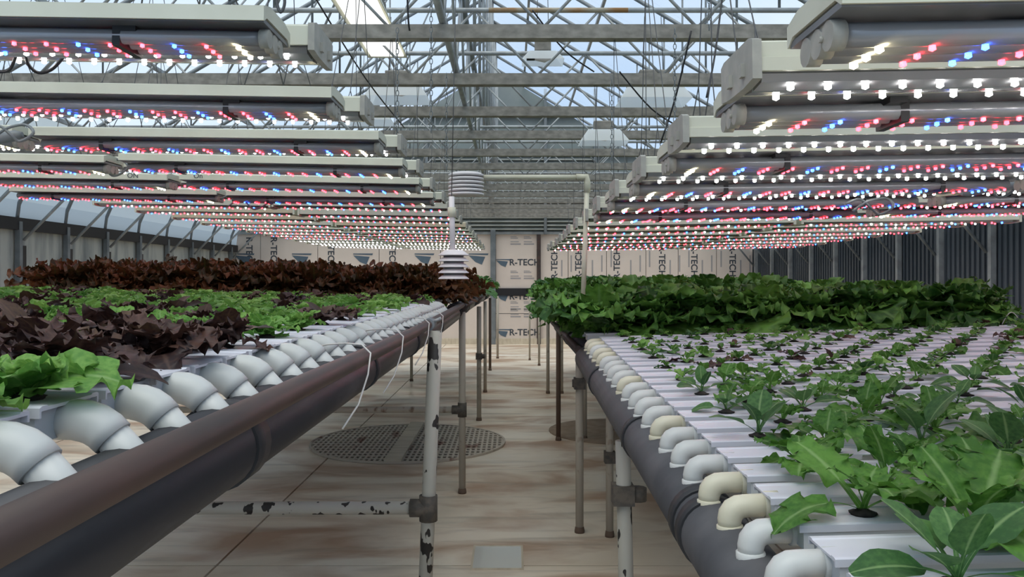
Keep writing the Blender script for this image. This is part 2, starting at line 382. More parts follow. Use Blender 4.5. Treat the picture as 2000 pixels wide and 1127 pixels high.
# ---------------------------------------------------------------- roof trusses
zb = EYE+1.35
def rafter_z(x):
    pr = prof if x < RX else profR
    for (xa, za), (xb_, zb_) in zip(pr, pr[1:]):
        if min(xa, xb_) <= x <= max(xa, xb_): return za+(zb_-za)*(x-xa)/(xb_-xa)
    return pr[0][1]
chord = MB().box(XL+.2, XR-.2, -.0375, .0375, zb-.0375, zb+.0375).mesh('bottom_chord', M['galv'])
zt = EYE+1.82
tubeU = MB().tube([(XL+1.0, 0, zt), (XR-1.0, 0, zt)], .018, 8).mesh('upper_tube', M['tube'])
raf = MB(); raf.tube([(x, 0, z-.0) for x, z in prof[:-1]] + [(RX, 0, EYE+4.44)], .026, 6); raf.tube([(x, 0, z) for x, z in profR[:-1]] + [(RX, 0, EYE+4.44)], .026, 6)
raf = raf.mesh('rafter', M['dtube'])
wm = {}
def brace(name, a, b, r, m, parent):
    key = (round(a[0], 2), round(a[1], 2), round(b[0], 2), round(b[1], 2))
    if key not in wm: wm[key] = MB().tube([(a[0], 0, a[1]), (b[0], 0, b[1])], r, 6).mesh(name, m)
    return ob(name, wm[key], parent)
vis = [y for y in FR if .5 < y < YB-.3]
for k, y in enumerate(vis):
    t = ob('roof_truss', None, None, (0, y, 0))
    kk = k-sum(1 for q in vis if q < 4.3)
    tag(t, ('galvanised lattice roof truss above the viewer, %s before the first visible one' % ORD[-kk-1] if kk < 0 else
            'galvanised lattice roof truss with square bottom beam, %s one counted from the front' % ORD[kk].replace('nearest', 'first')), 'truss', 'lattice trusses across the greenhouse roof')
    ob('bottom_chord', chord, t); ob('rafter', raf, t); ob('upper_tube', tubeU, t)
    if kk < 0: continue
    x = XL+1.0; s = 0; xs2 = [XL+1.0+i*.42 for i in range(22)]
    for i in range(21):
        a, b_ = xs2[i], xs2[i+1]
        if k % 1 == 0: brace('web_rod', (a, zb+.03) if i % 2 == 0 else (a, zt), (b_, zt) if i % 2 == 0 else (b_, zb+.03), .009, M['tube'], t)
    # tall lattice up to the ridge
    brace('king_post', (RX+.1, zt), (RX+.1, EYE+4.36), .014, M['tube'], t)
    for dx in (-3.4, -1.2, 2.2):
        x = RX+dx; brace('web_post', (x, zt), (x, rafter_z(x)-.02), .010, M['dtube'], t)
    for a, c in ((-3.4, -2.3), (-2.3, -1.2), (-1.2, 0)):
        brace('web_rod', (RX+a, zt), (RX+c, rafter_z(RX+c-.001)-.03), .010, M['tube'], t)
# rusty conduit on the near truss and slanting longitudinal braces
t = ob('conduit', MB().tube([(-.15, 5.3, EYE+1.75), (.75, 5.3, EYE+1.75)], .016, 8).mesh('conduit', M['rustbr'])); tag(t, 'short rust-orange conduit clipped along the high tube right of centre', 'pipe')
t = ob('ridge_ladder', None, None, (0, 0, 0)); tag(t, 'long lattice girder running down the middle of the roof to the far gable', 'girder')
ob('girder_rail', MB().tube([(RX+.02, 1.2, zt+.3), (RX+.02, YB-.1, zt+.3)], .028, 8).mesh('girder_rail', M['dtube']), t)
ob('girder_rail', MB().tube([(RX+.02, 1.2, zb+.07), (RX+.02, YB-.1, zb+.07)], .022, 8).mesh('girder_rail', M['tube']), t)
for i in range(30):
    y = 1.4+i*.52; zz = (zb+.07, zt+.3)
    ob('girder_rod', MB().tube([(RX+.02, y, zz[i % 2]), (RX+.02, y+.52, zz[1-i % 2])], .010, 6).mesh('girder_rod', M['tube']), t)

# ---------------------------------------------------------------- hooded reflector lamps
def hood_lamp(c, L, Wd, H, rot, label, tilt=(0, 0), lens=False):
    t = ob('reflector_lamp', None, None, c, (tilt[0], tilt[1], rot)); tag(t, label, 'lamp', 'white hooded lamps up in the roof')
    b = MB(); l2, w2 = L/2, Wd/2; li, wi = L*.32, Wd*.22
    for th in (0, .004):
        b.v += [(-l2-th, -w2-th, 0), (l2+th, -w2-th, 0), (l2+th, w2+th, 0), (-l2-th, w2+th, 0), (-li-th, -wi-th, H+th), (li+th, -wi-th, H+th), (li+th, wi+th, H+th), (-li-th, wi+th, H+th)]
    for q in ((0, 1, 5, 4), (1, 2, 6, 5), (2, 3, 7, 6), (3, 0, 4, 7), (4, 5, 6, 7)):
        b.face(*[i+8 for i in q]); b.face(*q[::-1])
    for i in range(4): j = (i+1) % 4; b.face(i, j, j+8, i+8)
    ob('hood', b.mesh('hood', M['cream'] if lens else M['hoodt']), t)
    if lens: ob('lens', MB().box(-l2+.02, l2-.02, -w2+.02, w2-.02, .004, .014).mesh('lens', emis('lit_lens', (1, 1, 1), .75)), t)
    ob('ballast_box', MB().bevbox(-L*.2, L*.2, -wi*.8, wi*.8, H+.005, H+.085, .01).mesh('ballast_box', M['galv']), t)
    ob('bulb', MB().tube([(-L*.2, 0, H*.5), (L*.05, 0, H*.5), (L*.2, 0, H*.5)], [.02, .035, .015], 10).mesh('bulb', M['shield']), t)
    ob('socket', MB().tube([(-l2*.8, 0, H*.5), (-L*.2, 0, H*.5)], .022, 8).mesh('socket', M['black']), t)
    for s in (-1, 1): ob('hanger_wire', MB().tube([(s*L*.15, 0, H+.08), (s*L*.12, 0, H+.5)], .003, 5).mesh('hanger_wire', M['wire']), t)
hm = bpy.data.materials.new('white_translucent_hood'); hm.use_nodes = True
_n = hm.node_tree.nodes; _b = _n['Principled BSDF']; _b.inputs['Base Color'].default_value = (.85, .87, .88, 1); _b.inputs['Roughness'].default_value = .3
_t = _n.new('ShaderNodeBsdfTranslucent'); _t.inputs['Color'].default_value = (.9, .93, .95, 1); _m = _n.new('ShaderNodeMixShader'); _m.inputs[0].default_value = .7
hm.node_tree.links.new(_b.outputs[0], _m.inputs[1]); hm.node_tree.links.new(_t.outputs[0], _m.inputs[2]); hm.node_tree.links.new(_m.outputs[0], _n['Material Output'].inputs['Surface'])
M['hoodt'] = hm
hood_lamp(px(727, 58, 5.15), 1.3, .27, .17, PI/2, 'large white hooded lamp hanging at the top left of centre', (0, 0), True)
hood_lamp(px(778, 196, 6.2), .46, .34, .13, 0, 'white hooded lamp just right of the second left light row')
hood_lamp(px(722, 240, 7.1), .40, .3, .11, 0, 'small white hooded lamp half hidden behind the left light rows')
hood_lamp(px(1275, 200, 6.2), .52, .36, .15, 0, 'white hooded lamp above the right light rows, the higher of two')
hood_lamp(px(1178, 280, 7.3), .42, .3, .11, 0, 'white hooded lamp above the right light rows, the lower of two')
hood_lamp(px(1060, 122, 6.1), .30, .22, .07, 0, 'small cream and black lamp box high right of centre')

# ---------------------------------------------------------------- LED grow lights
LEDR = .0066
ledm = {c: MB().ball((0, 0, 0), LEDR*(1 if c in 'wp' else .8)).mesh('led', M['led'+c]) for c in 'wprb'}
SL = 1.22
def seqA(i): return 'p' if i == 0 else ('r', 'b', 'r')[(i-1) % 3]
TY = (-.036, 0, .036)
zA = .028   # drop of tube centres under hood
hoodA = MB()
hoodA.prism_x([(-.09, .006), (-.09, .034), (-.05, .044), (.05, .044), (.09, .034), (.09, .006), (.086, .006), (.07, .016), (-.07, .016), (-.086, .006)], 0, SL)
hoodA.cm = 1
hoodA.box(.002, SL-.002, -.084, .084, .004, .012)
# front (viewer) face painted cream, underside grey
hA = hoodA.mesh('hood', [M['cream'], M['lampgrey']])
hA2 = hA.copy(); hA2.materials[0] = M['cream2']
tubeA = MB()
for ty in TY: tubeA.tube([(.02, ty, -.014), (SL-.02, ty, -.014)], .0145, 10)
tubeA = tubeA.mesh('lens_tube', M['lens'])
capA = MB()
for ty in TY:
    capA.tube([(.004, ty, -.014), (.022, ty, -.014)], .0185, 12)
capA.box(.006, .020, -.04, .04, -.022, .008)
capA.tube([(.0, -.02, -.014), (.006, -.02, -.014)], .004, 6)
capA = capA.mesh('end_cap', M['cap'])
clampA = MB().box(0, .03, -.075, .05, -.006, .006).box(.03, .045, -.05, .05, -.034, .004).mesh('clamp', M['black'])
boxB = MB()
boxB.prism_x([(-.085, 0), (-.085, .020), (-.078, .022), (-.078, .044), (-.07, .048), (.07, .048), (.085, .04), (.085, 0), (.078, 0), (.078, .010), (-.078, .010), (-.078, 0)], 0, SL)
boxB.cm = 1; boxB.box(.01, SL-.01, -.077, .077, .004, .010)
bB = boxB.mesh('housing', [M['cream'], M['lampgrey']])
bB2 = bB.copy(); bB2.materials[0] = M['cream2']
stripB = MB().prism_x([(-.05, .004), (-.045, -.008), (-.005, -.012), (0, -.006), (.005, -.012), (.045, -.008), (.05, .004)], .012, SL-.012).mesh('lens_strip', M['lens'])
capB = MB().prism_x([(-.088, -.012), (-.088, .046), (-.07, .052), (.07, .052), (.088, .046), (.088, -.012), (.04, -.016), (-.04, -.016)], -.014, .0).box(-.02, -.014, -.05, -.035, .0, .02).box(-.02, -.014, .02, .035, .0, .02).mesh('end_cap', M['cap'])
capBc = MB().prism_x([(-.088, -.012), (-.088, .046), (-.07, .052), (.07, .052), (.088, .046), (.088, -.012), (.04, -.016), (-.04, -.016)], -.014, .0).mesh('end_cap', M['cream'])
PA, PB = .0625, .0575
def ledsA(indiv, par):
    if indiv:
        for i in range(19):
            for ty in TY: ob('led', ledm[seqA(i)], par, (.065+i*PA, ty, -.030))
    else:
        if 'A' not in rows:
            b = MB(); cs = 'prbw'
            for i in range(19):
                b.cm = 'prb'.index(seqA(i))
                for ty in TY: b.ball((.065+i*PA, ty, -.030), LEDR*(.8 if b.cm else 1))
            rows['A'] = b.mesh('led_row', [M['ledp'], M['ledr'], M['ledb']])
        ob('led_row', rows['A'], par)['kind'] = 'stuff'
rows = {}
def ledsB(indiv, par, style):
    def cc(i, j):
        if style == 'w': return 'w'
        q = (i*2+j) % 7
        return 'b' if q == 3 else ('w' if q in (0, 5) else 'r')
    if indiv:
        for i in range(20):
            for j in (0, 1): ob('led', ledm[cc(i, j)], par, (.06+i*PB, -.034 if j == 0 else .034, -.013))
    else:
        if style not in rows:
            b = MB()
            for i in range(20):
                for j in (0, 1): b.cm = 'wrb'.index(cc(i, j)); b.ball((.06+i*PB, -.034 if j == 0 else .034, -.013), LEDR)
            rows[style] = b.mesh('led_row', [M['ledw'], M['ledr'], M['ledb']])
        ob('led_row', rows[style], par)['kind'] = 'stuff'
wires = {}
def hang(par, y, zl, sgn):
    dz = zb-.0375-zl; yf = min([q for q in FR if q > .5], key=lambda q: abs(q-y)); dy = (yf-y)*sgn
    key = (round(dz, 2), round(dy, 2))
    if key not in wires:
        L_ = []
        for x in (.16, SL-.2):
            L_.append(MB().tube([(x, -.05, .036), (x+.05, dy*.25, dz*.3), (x+.04, dy, dz+.02)], .0018, 4).mesh('hanger_wire', M['wire']))
            L_.append(MB().tube([(x+.09, .05, .036), (x+.05, dy*.25, dz*.3)], .0018, 4).mesh('hanger_wire', M['wire']))
        wires[key] = L_
    for me in wires[key]: ob('hanger_wire', me, par)
def lampA(x, y, h, side, seg, k, indiv, lab):
    ang = -(.016+U(-.004, .004))
    t = ob('three_tube_grow_light', None, None, (x, y, EYE+h), (0, ang, (PI if side < 0 else 0)+U(-.004, .004)))
    if side < 0: pass
    tag(t, lab, 'grow light', 'three-tube red and blue grow lights')
    ob('hood', hA2 if R() < .12 else hA, t); ob('lens_tube', tubeA, t); ob('end_cap', capA, t)
    ob('clamp', clampA, t, (.26, 0, 0)); ob('clamp', clampA, t, (.95, 0, 0))
    ledsA(indiv, t)
    hang(t, y, EYE+h, side)
def lampB(x, y, h, side, seg, k, indiv, style, lab):
    t = ob('bar_grow_light', None, None, (x, y, EYE+h), (0, -(.016+U(-.004, .004)), (PI if side < 0 else 0)+U(-.004, .004)))
    tag(t, lab, 'grow light', 'cream bar grow lights with two rows of diodes')
    ob('housing', bB2 if R() < .12 else bB, t); ob('lens_strip', stripB, t)
    ob('end_cap', capB if seg == 0 else capBc, t); ob('end_cap', capBc, t, (SL+.014, 0, 0))
    ledsB(indiv, t, style)
    hang(t, y, EYE+h, side)
def lamps(side, name, ya, yb, pitch, n, hA_, hB_, xa, xb, segs, S):
    for k in range(n):
        for s in range(segs):
            yA = (ya[k] if k < len(ya) else ya[-1]+pitch*(k-len(ya)+1)); yB = (yb[k] if k < len(yb) else yb[-1]+pitch*(k-len(yb)+1))
            place = ('aisle half' if s == 0 else 'outer half')
            dz = s*SL*.016 + U(-.004, .004); j = U(-.012, .012)
            style = 'w' if (k < 4 or k >= n-4 and side < 0) else 'm'
            la = '%s %s light row from the front, %s: %s' % (ORD[k].replace('nearest', 'first'), name, place, 'grey three-tube fixture')
            lb = '%s %s light row from the front, %s: cream bar with paired diodes' % (ORD[k].replace('nearest', 'first'), name, place)
            if k < 6: lampA(side*(xa+s*(SL+.05)+j), yA, hA_+dz, side, s, k, k < 3 and s == 0, la)
            lampB(side*(xb+s*(SL+.05)+j), yB, hB_+dz, side, s, k, k < 3 and s == 0, style, lb)
# left lights hang higher than the right ones
lamps(-1, 'left', [1.63, 2.29, 2.94], [1.84, 2.54, 3.19], .66, 18, .485, .507, .475, .445, 2, 1)
lamps(1, 'right', [1.00, 1.47, 2.08], [1.29, 1.86, 2.44], .57, 13, .305, .312, .375, .375, 2, 1)

# ---------------------------------------------------------------- plant parts
def leaf(name, L, W, arch, ruf, m, lobes=0, nu=9, nv=6, stalk=.18, seed=1, cup=.15, stemw=.07, fq=1.0):
    rnd = random.Random(seed); ph = [rnd.uniform(0, 6) for _ in range(4)]
    b = MB(); b.sm = True; rnd_ = .5
    for i in range(nu+1):
        u = i/nu
        th = arch*u
        if abs(arch) > 1e-3: X = L*math.sin(th)/arch; Z = L*(math.cos(th)-1)/arch
        else: X = L*u; Z = 0
        q = max(0, (u-stalk)/(1-stalk))
        wd = W*.5*(math.sin(PI*min(1, q**.85))**rnd_ if q > 0 else 0)
        if q >= .999: wd = W*.14
        wd = max(wd, W*stemw*(1-.3*u))
        if lobes: wd *= 1+.15*math.sin(u*lobes*2*PI+ph[3])*(q > .05)
        for j in range(nv+1):
            v = j/nv*2-1; a = abs(v)
            zz = Z + cup*abs(v)**1.5*wd + ruf*W*(a**2.5)*(math.sin(u*21*fq+ph[0]+v*2)+.6*math.sin(u*15*fq+ph[1]*v))*.5*(q > 0)
            xx = X + (ruf*W*.6*a*a*math.sin(u*17*fq+ph[2]+3*v) if q > 0 else 0)
            b.v.append((xx, v*wd*(1+.10*ruf*4*math.sin(u*19*fq+ph[1]+v)*(q > 0)), zz)); b.uv.append((u, j/nv))
    for i in range(nu):
        for j in range(nv):
            a = i*(nv+1)+j; b.face(a, a+1, a+nv+2, a+nv+1)
    me = b.mesh(name, m); me['L'] = L
    return me
LF = {}
for key, m in (('gl', M['gl']), ('gd', M['gd']), ('gb', M['gb']), ('rd', M['rd']), ('rdp', M['rdp'])):
    LF[key] = [leaf('leaf', 1, .62, .9, .10, m, 0, seed=s, stalk=.25) if s % 2 else leaf('leaf', 1, .78, 1.2, .2, m, 3, 11, 6, seed=s, stalk=.25) for s in range(6)]
LF['oval'] = [leaf('leaf', 1, .46, .5+.35*s, .03, M['gd'], 0, 12, 6, seed=s, stalk=.36, cup=.2) for s in range(3)]
LF['frill'] = [leaf('leaf', 1, .58, .6+.25*s, .17, M['gl'], 4, 26, 8, seed=s+4, stalk=.36, fq=1.7) for s in range(4)]
LF['big'] = [leaf('leaf', 1, .72, .75+.25*s, .17, M['big'], 0, 26, 12, seed=s+9, stalk=.08, stemw=.12, fq=1.9) for s in range(4)]
LF['rb'] = [leaf('leaf', 1, .46, .6+.2*s, .30, M['rb'], 3, 24, 8, seed=s+3, stalk=.08, stemw=.1, fq=1.9) for s in range(4)]
LF['redf'] = [leaf('leaf', 1, .66, .9+.15*s, .22, M['rd'], 3, 26, 10, seed=s+3, stalk=.12, stemw=.1, fq=1.6) for s in range(4)]
LF['greenf'] = [leaf('leaf', 1, .85, .9+.15*s, .17, M['gb'], 4, 26, 10, seed=s+13, stalk=.1, stemw=.1, fq=1.6) for s in range(4)]
cupm = MB().lathe([(.013, -.012), (.017, 0), (.019, .0015), (.013, .003), (.006, .007)], 10).mesh('growing_plug', M['cup'])
def specs(n, L, e0, e1, rnd):
    out = []; a = rnd.uniform(0, 6.28)
    for i in range(n):
        t = i/max(1, n-1); a += 2.4+rnd.uniform(-.3, .3)
        out.append((a, math.radians(e0+(e1-e0)*t+rnd.uniform(-8, 8)), L*(1-.35*t)*rnd.uniform(.8, 1.15), rnd.uniform(-.35, .35)))
    return out
def plant(loc, kinds, n, L, e0, e1, label, cat, group, name='seedling', plug=True, parts=True, rnd=random, cache={}):
    if parts:
        t = ob(name, None, None, loc)
        if plug: ob('growing_plug', cupm, t)
        for a, e, l, tw in specs(n, L, e0, e1, rnd):
            k = LF[kinds[rnd.randrange(len(kinds))]]
            ob('leaf', k[rnd.randrange(len(k))], t, (0, 0, .003), (tw, -e, a), (l, l, l))
    else:
        v = rnd.randrange(4); key = (tuple(kinds), n, round(L, 2), v)
        if key not in cache:
            r2 = random.Random(v*17+3); b = MB(); mats = []
            if plug:
                mats.append(M['cup']); b.lathe([(.013, -.012), (.017, 0), (.013, .003), (.006, .007)], 8); b.uv += [(0, 0)]*len(b.v)
            for a, e, l, tw in specs(n, L, e0, e1, r2):
                k = LF[kinds[r2.randrange(len(kinds))]]; me = k[r2.randrange(len(k))]
                mm = me.materials[0]
                if mm not in mats: mats.append(mm)
                b.cm = mats.index(mm)
                mt = Matrix.Rotation(a, 4, 'Z') @ Matrix.Rotation(-e, 4, 'Y') @ Matrix.Rotation(tw, 4, 'X') @ Matrix.Scale(l, 4)
                o = len(b.v)
                for vv in me.vertices: b.v.append(tuple(mt @ vv.co + Vector((0, 0, .003))))
                uvl = me.uv_layers[0].data; tmp = {}
                b.sm = True
                for p in me.polygons:
                    b.face(*[o+i for i in p.vertices])
                    for li in p.loop_indices: tmp[me.loops[li].vertex_index] = tuple(uvl[li].uv)
                b.uv += [tmp[i] for i in range(len(me.vertices))]
            cache[key] = b.mesh(name, mats)
        t = ob(name, cache[key], None, loc, (0, 0, rnd.uniform(0, 6.28))); s = rnd.uniform(.88, 1.15); t.scale = (s, s, s)
    tag(t, label, cat, group); return t

# ---------------------------------------------------------------- growing channels and drain headers
def chan_meshes(wd, L, h=.034):
    w = wd/2
    lid = MB().prism_x([(-w, -.010), (-w, -.001), (-w+.004, .0005), (-w+.012, .0005), (-w+.014, -.001), (w-.014, -.001), (w-.012, .0005), (w-.004, .0005), (w, -.001), (w, -.010), (w-.003, -.010), (w-.003, -.004), (-w+.003, -.004), (-w+.003, -.010)], 0, L).mesh('lid', M['chan'])
    tr = MB().prism_x([(-w+.004, -h), (-w+.003, -.005), (w-.003, -.005), (w-.004, -h)], .006, L-.002).mesh('trough', M['chang'])
    return lid, tr
def ring(path_a, path_b, r, m, n=14): return MB().tube([path_a, path_b], r, n)
# left 45-degree drain elbow, local frame: x points outwards from the aisle, origin at channel end top
eL = MB()
c0 = -.0195
P = lambda x, z: (x, 0, z+c0)
eL.tube([P(.045, 0), P(.010, 0), P(.008, .0002), P(-.002, -.0008), P(-.012, -.004), P(-.020, -.009), P(-.028, -.0165)], [.0185, .0185, .0192, .0197, .0198, .0196, .0192], 18)
elL = eL.mesh('drain_elbow', M['pvc'])
stL = MB().tube([P(-.024, -.012), P(-.045, -.032), P(-.052, -.039)], [.0168, .0155, .0152], 14).mesh('drain_stub', M['pvc'])
gr = MB().lathe([(.017, 0), (.023, 0), (.023, .003), (.017, .004)], 14).mesh('grommet', M['chang'])
def left_channel(y, z, L, lid, tr, label, group, elbow=True, x0=.40, mt=None):
    t = ob('growing_channel', None, None, (-x0, y, z), (0, -.02, PI)); tag(t, label, 'channel', group)
    ob('lid', lid, t, (.012, 0, 0)); ob('trough', tr, t, (.012, 0, 0))
    if elbow:
        e = ob('drain_elbow', elL, t, (0, U(-.002, .002), 0), (U(-.05, .05), 0, 0)); ob('drain_stub', stL, e)
        ob('grommet', gr, t, (-.050, 0, -.0535), (0, -.7, 0), (.85, .85, .85))
    return t
c0 = -.0205
eR = MB().tube([(.02, 0, c0), (-.026, 0, c0), (-.036, 0, c0-.001), (-.044, 0, c0-.005), (-.049, 0, c0-.012), (-.051, 0, c0-.020), (-.051, 0, c0-.030)], [.0168, .0168, .0175, .018, .018, .0175, .0168], 16)
eR.tube([(-.051, 0, c0-.026), (-.051, 0, c0-.0275), (-.051, 0, c0-.045)], [.0168, .0195, .0195], 16)
eR.tube([(.0, 0, c0), (.0012, 0, c0), (.022, 0, c0)], [.0168, .020, .020], 16)
elR = eR.mesh('drain_elbow', M['pvc']); elRw = elR.copy(); elRw.materials[0] = M['pvcw']
stR = MB().tube([(-.052, 0, c0-.03), (-.052, 0, c0-.065)], .0165, 14).mesh('drain_stub', M['pvc'])

YL0, PITCH = .649, .1165
lidL, trL = chan_meshes(.102, 2.27)
Ltop = EYE-.111
NL = 33
def lz(x, y): return Ltop + .02*(abs(x)-.40)
for i in range(-2, NL):
    y = YL0+i*PITCH
    lab = ('white growing channel of the left bench, %s from the front in view' % ORD[i].replace('nearest', 'first')) if i >= 0 else 'white growing channel of the left bench, %s before the first elbow in view' % ORD[-i-1]
    left_channel(y, Ltop, 2.27, lidL, trL, lab, 'white channels of the near left bench')
YLend = YL0+NL*PITCH
YR0 = .864
lidR, trR = chan_meshes(.086, 2.15)
def rtop(y): return EYE-.318+.033*(y-1)
NR = 23
def rz(x, y): return rtop(y)+.029*(x-.37)
for i in range(NR):
    y = YR0+i*PITCH
    t = ob('growing_channel', None, None, (.37, y, rtop(y)), (0, -.029, 0))
    tag(t, 'white growing channel of the right bench, %s from the front' % ORD[i].replace('nearest', 'first'), 'channel', 'white channels of the near right bench')
    ob('lid', lidR, t); ob('trough', trR, t)
    e = ob('drain_elbow', elRw if R() < .25 else elR, t, (0, U(-.003, .003), 0), (0, U(-.04, .04), U(-.08, .08))); ob('drain_stub', stR, e)
    ob('grommet', gr, t, (-.052, 0, -.063))
YRend = YR0+NR*PITCH

def pipe_thing(name, pts, r, m, label, n=20, bands=(), bandm=None, bandw=.03, band_r=1.07, caps=False, cat='pipe'):
    t = ob(name, None, None, pts[0]); tag(t, label, cat)
    o = Vector(pts[0]); ob('pipe', MB().tube([Vector(p)-o for p in pts], r, n).mesh('pipe', m), t)
    for (yb_) in bands:
        for a, b_ in zip(pts, pts[1:]):
            if a[1] <= yb_ < b_[1]:
                f = (yb_-a[1])/(b_[1]-a[1]); p = Vector(a).lerp(Vector(b_), f); d = (Vector(b_)-Vector(a)).normalized()
                ob('coupling', MB().tube([p-o-d*bandw/2, p-o+d*bandw/2], r*band_r, n).mesh('coupling', bandm or M['band']), t)
    return t
hz = EYE-.204
pipe_thing('drain_pipe', [(-.36, .2, hz), (-.36, 2.2, hz), (-.362, 3.6, hz-.005), (-.362, 4.95, hz)], .05, M['bpipe'], 'fat black drain pipe under the white elbows of the left bench', 24, (1.02, 1.9, 2.75, 3.7), bandw=.05)
pipe_thing('rusty_pipe', [(-.300, .2, EYE-.150), (-.300, 1.2, EYE-.151), (-.299, 2.4, EYE-.158), (-.300, 3.4, EYE-.156), (-.302, 4.95, EYE-.148)], .0165, M['rust'], 'thin rusty brown rail pipe along the aisle edge of the left bench', 16)
hr = lambda y: EYE-.423+.033*(y-1)
pipe_thing('drain_pipe', [(.328, .55, hr(.55)), (.328, 3.55, hr(3.55))], .055, M['gpipe'], 'fat charcoal drain pipe under the white elbows of the right bench', 28, (1.34, 1.40, 2.02, 2.9), bandw=.035)
# further headers
for s, y0, y1, d in ((-1, 5.05, 6.9, .19), (-1, 7.1, 9.5, .19), (-1, 9.7, 12.4, .20), (1, 3.7, 6.1, .34), (1, 6.4, 9.0, .25), (1, 9.3, 12.2, .22)):
    nm = 'left' if s < 0 else 'right'
    which = {5.05: 'red lettuce', 7.1: 'first far greens', 9.7: 'last far greens', 3.7: 'big green lettuce', 6.4: 'first far greens', 9.3: 'last far greens'}[y0]
    pipe_thing('drain_pipe', [(s*.36, y0, EYE-d), (s*.36, y1, EYE-d)], .05, M['bpipe'] if s < 0 else M['gpipe'], 'dark drain pipe under the bench of %s on the %s' % (which, nm), 16, ((y0+y1)/2,))
    pipe_thing('rusty_pipe', [(s*.30, y0, EYE-d+.03), (s*.30, y1, EYE-d+.03)], .0165, M['rust'], 'brown rail pipe beside the bench of %s on the %s' % (which, nm), 10)

# ---------------------------------------------------------------- young plants
rp = random.Random(21)
cnt = 0
for i in range(-1, NL):
    y = YL0+i*PITCH
    off = .085 if i % 2 else 0
    for j in range(13):
        x = (.455 if y < .82 else .475)+off*(y > .82)+j*.17
        if x > 2.6 or x > y*.66+.45: continue
        if y < .82: kind = 'g'
        elif y < 1.45: kind = 'r'
        elif y < 1.8: kind = 'g' if x < .75 or j % 2 == 0 else 'r'
        elif y < 2.2: kind = 'r' if (i+j) % 3 == 0 else 'g'
        else: kind = 'r' if (i*3+j*5) % 7 == 0 else 'p'
        if y < 1.45 and x > .95 and (i+j) % 3 == 0: kind = 'g'
        n = (12 if kind == 'r' else 10) if y < 2 else 8
        parts = y < 1.9
        L = (.074 if kind == 'g' else .098 if kind == 'r' else .078) * rp.uniform(.85, 1.15) * (1.1 if y < 1.6 else .92)
        if not parts: L = round(L, 2)
        kinds = {'g': ['greenf'], 'r': ['redf', 'redf', 'rdp'], 'p': ['gb']}[kind]
        chn = ORD[i].replace('nearest', 'first') if i >= 0 else 'hidden'
        col = {'g': 'bright green frilly lettuce', 'r': 'dark red frilly lettuce', 'p': 'pale green young lettuce'}[kind]
        if True:
            lab = '%s, %s plant from the aisle in the %s left channel' % (col, ORD[j].replace('nearest', 'first'), chn)
        else:
            lab = {'g': 'bright green young lettuce in the middle channels of the left bench', 'r': 'small dark red lettuce scattered among the green on the left bench',
                   'p': 'pale green young lettuce in the far channels of the left bench'}[kind]
        plant((-x, y, lz(x, y)), kinds, n, L, 25, 82, lab, 'lettuce', 'young lettuces on the left bench', 'young_lettuce', True, parts, rp)
for i in range(NR):
    y = YR0+i*PITCH
    off = .085 if i % 2 else 0
    for j in range(13):
        x = .47+off+j*.168
        if x > 2.45 or x > y*.66+.45: continue
        near = max(0, min(1, (2.5-y)/1.5))
        L = (.058+.094*near)*rp.uniform(.7, 1.25)
        n = rp.choice([4, 5, 6]) if y > 2 else rp.choice([6, 7, 8])
        f = rp.random(); 
        kinds = ['frill'] if f < .5 else (['oval'] if f < .8 else ['oval', 'frill'])
        if y > 2.15: kinds = [['gb', 'gl'], ['gl', 'gd'], ['gl', 'gb'], ['gl', 'gl', 'rdp']][rp.randrange(4)]
        what = 'frilly green seedling' if kinds == ['frill'] else 'smooth oval-leaved green seedling' if kinds == ['oval'] else 'mixed-leaf green seedling'
        if True: lab = '%s, %s plant from the aisle in the %s right channel' % (what, ORD[j].replace('nearest', 'first'), ORD[i].replace('nearest', 'first'))
        else: lab = 'tiny green seedling in the far channels of the right bench'
        plant((x, y, rz(x, y)), kinds, n, L, 22, 84, lab, 'seedling', 'seedlings on the right bench', 'seedling', True, True, rp)

# ---------------------------------------------------------------- full-grown lettuce blocks
def block(side, y0, y1, py, x0, x1, pxx, base, slope, kinds, n, L, e0, e1, name, text, group, fronttext, sc_):
    rows_ = int((y1-y0)/py)+1; cols = int((x1-x0)/pxx)+1
    lid, tr = chan_meshes(.1, x1-x0+.2)
    for r in range(rows_):
        y = y0+r*py
        t = ob('growing_channel', None, None, (side*(x0-.08), y, base), (0, -slope, PI if side < 0 else 0))
        tag(t, 'white channel hidden under %s, %s row from the front' % (text, ORD[r].replace('nearest', 'first')), 'channel', 'channels under the grown lettuce')
        ob('lid', lid, t); ob('trough', tr, t)
        for c in range(cols):
            x = x0+c*pxx+(pxx/2 if r % 2 else 0)+rp.uniform(-.02, .02)
            if x > x1+.05: continue
            front = r == 0
            if front: lab = '%s in the front row, %s from the aisle' % (fronttext, ORD[c].replace('nearest', 'first'))
            elif c == 0: lab = '%s at the aisle edge, %s row from the front' % (fronttext, ORD[r].replace('nearest', 'first'))
            else: lab = '%s, %s row back, %s from the aisle' % (text, ORD[r], ORD[c].replace('nearest', 'first'))
            p = plant((side*x, y, base+slope*(x-x0)), kinds, n, round(L*rp.uniform(.95, 1.05), 2), e0, e1, lab, 'lettuce', group, name, False, front or (c == 0 and r < 4), rp)
block(-1, 4.75, 6.9, .24, .52, 2.62, .21, Ltop-.01, .02, ['rb'], 44, .32, 25, 86, 'red_lettuce', 'brownish red frilly lettuce head', 'grown red lettuces on the left', 'brownish red lettuce head', 1)
block(1, 3.70, 6.1, .26, .41, 2.20, .23, EYE-.235, .02, ['big'], 32, .33, 28, 88, 'green_lettuce', 'deep green leafy lettuce head', 'grown green lettuces on the right', 'deep green lettuce head', 1)
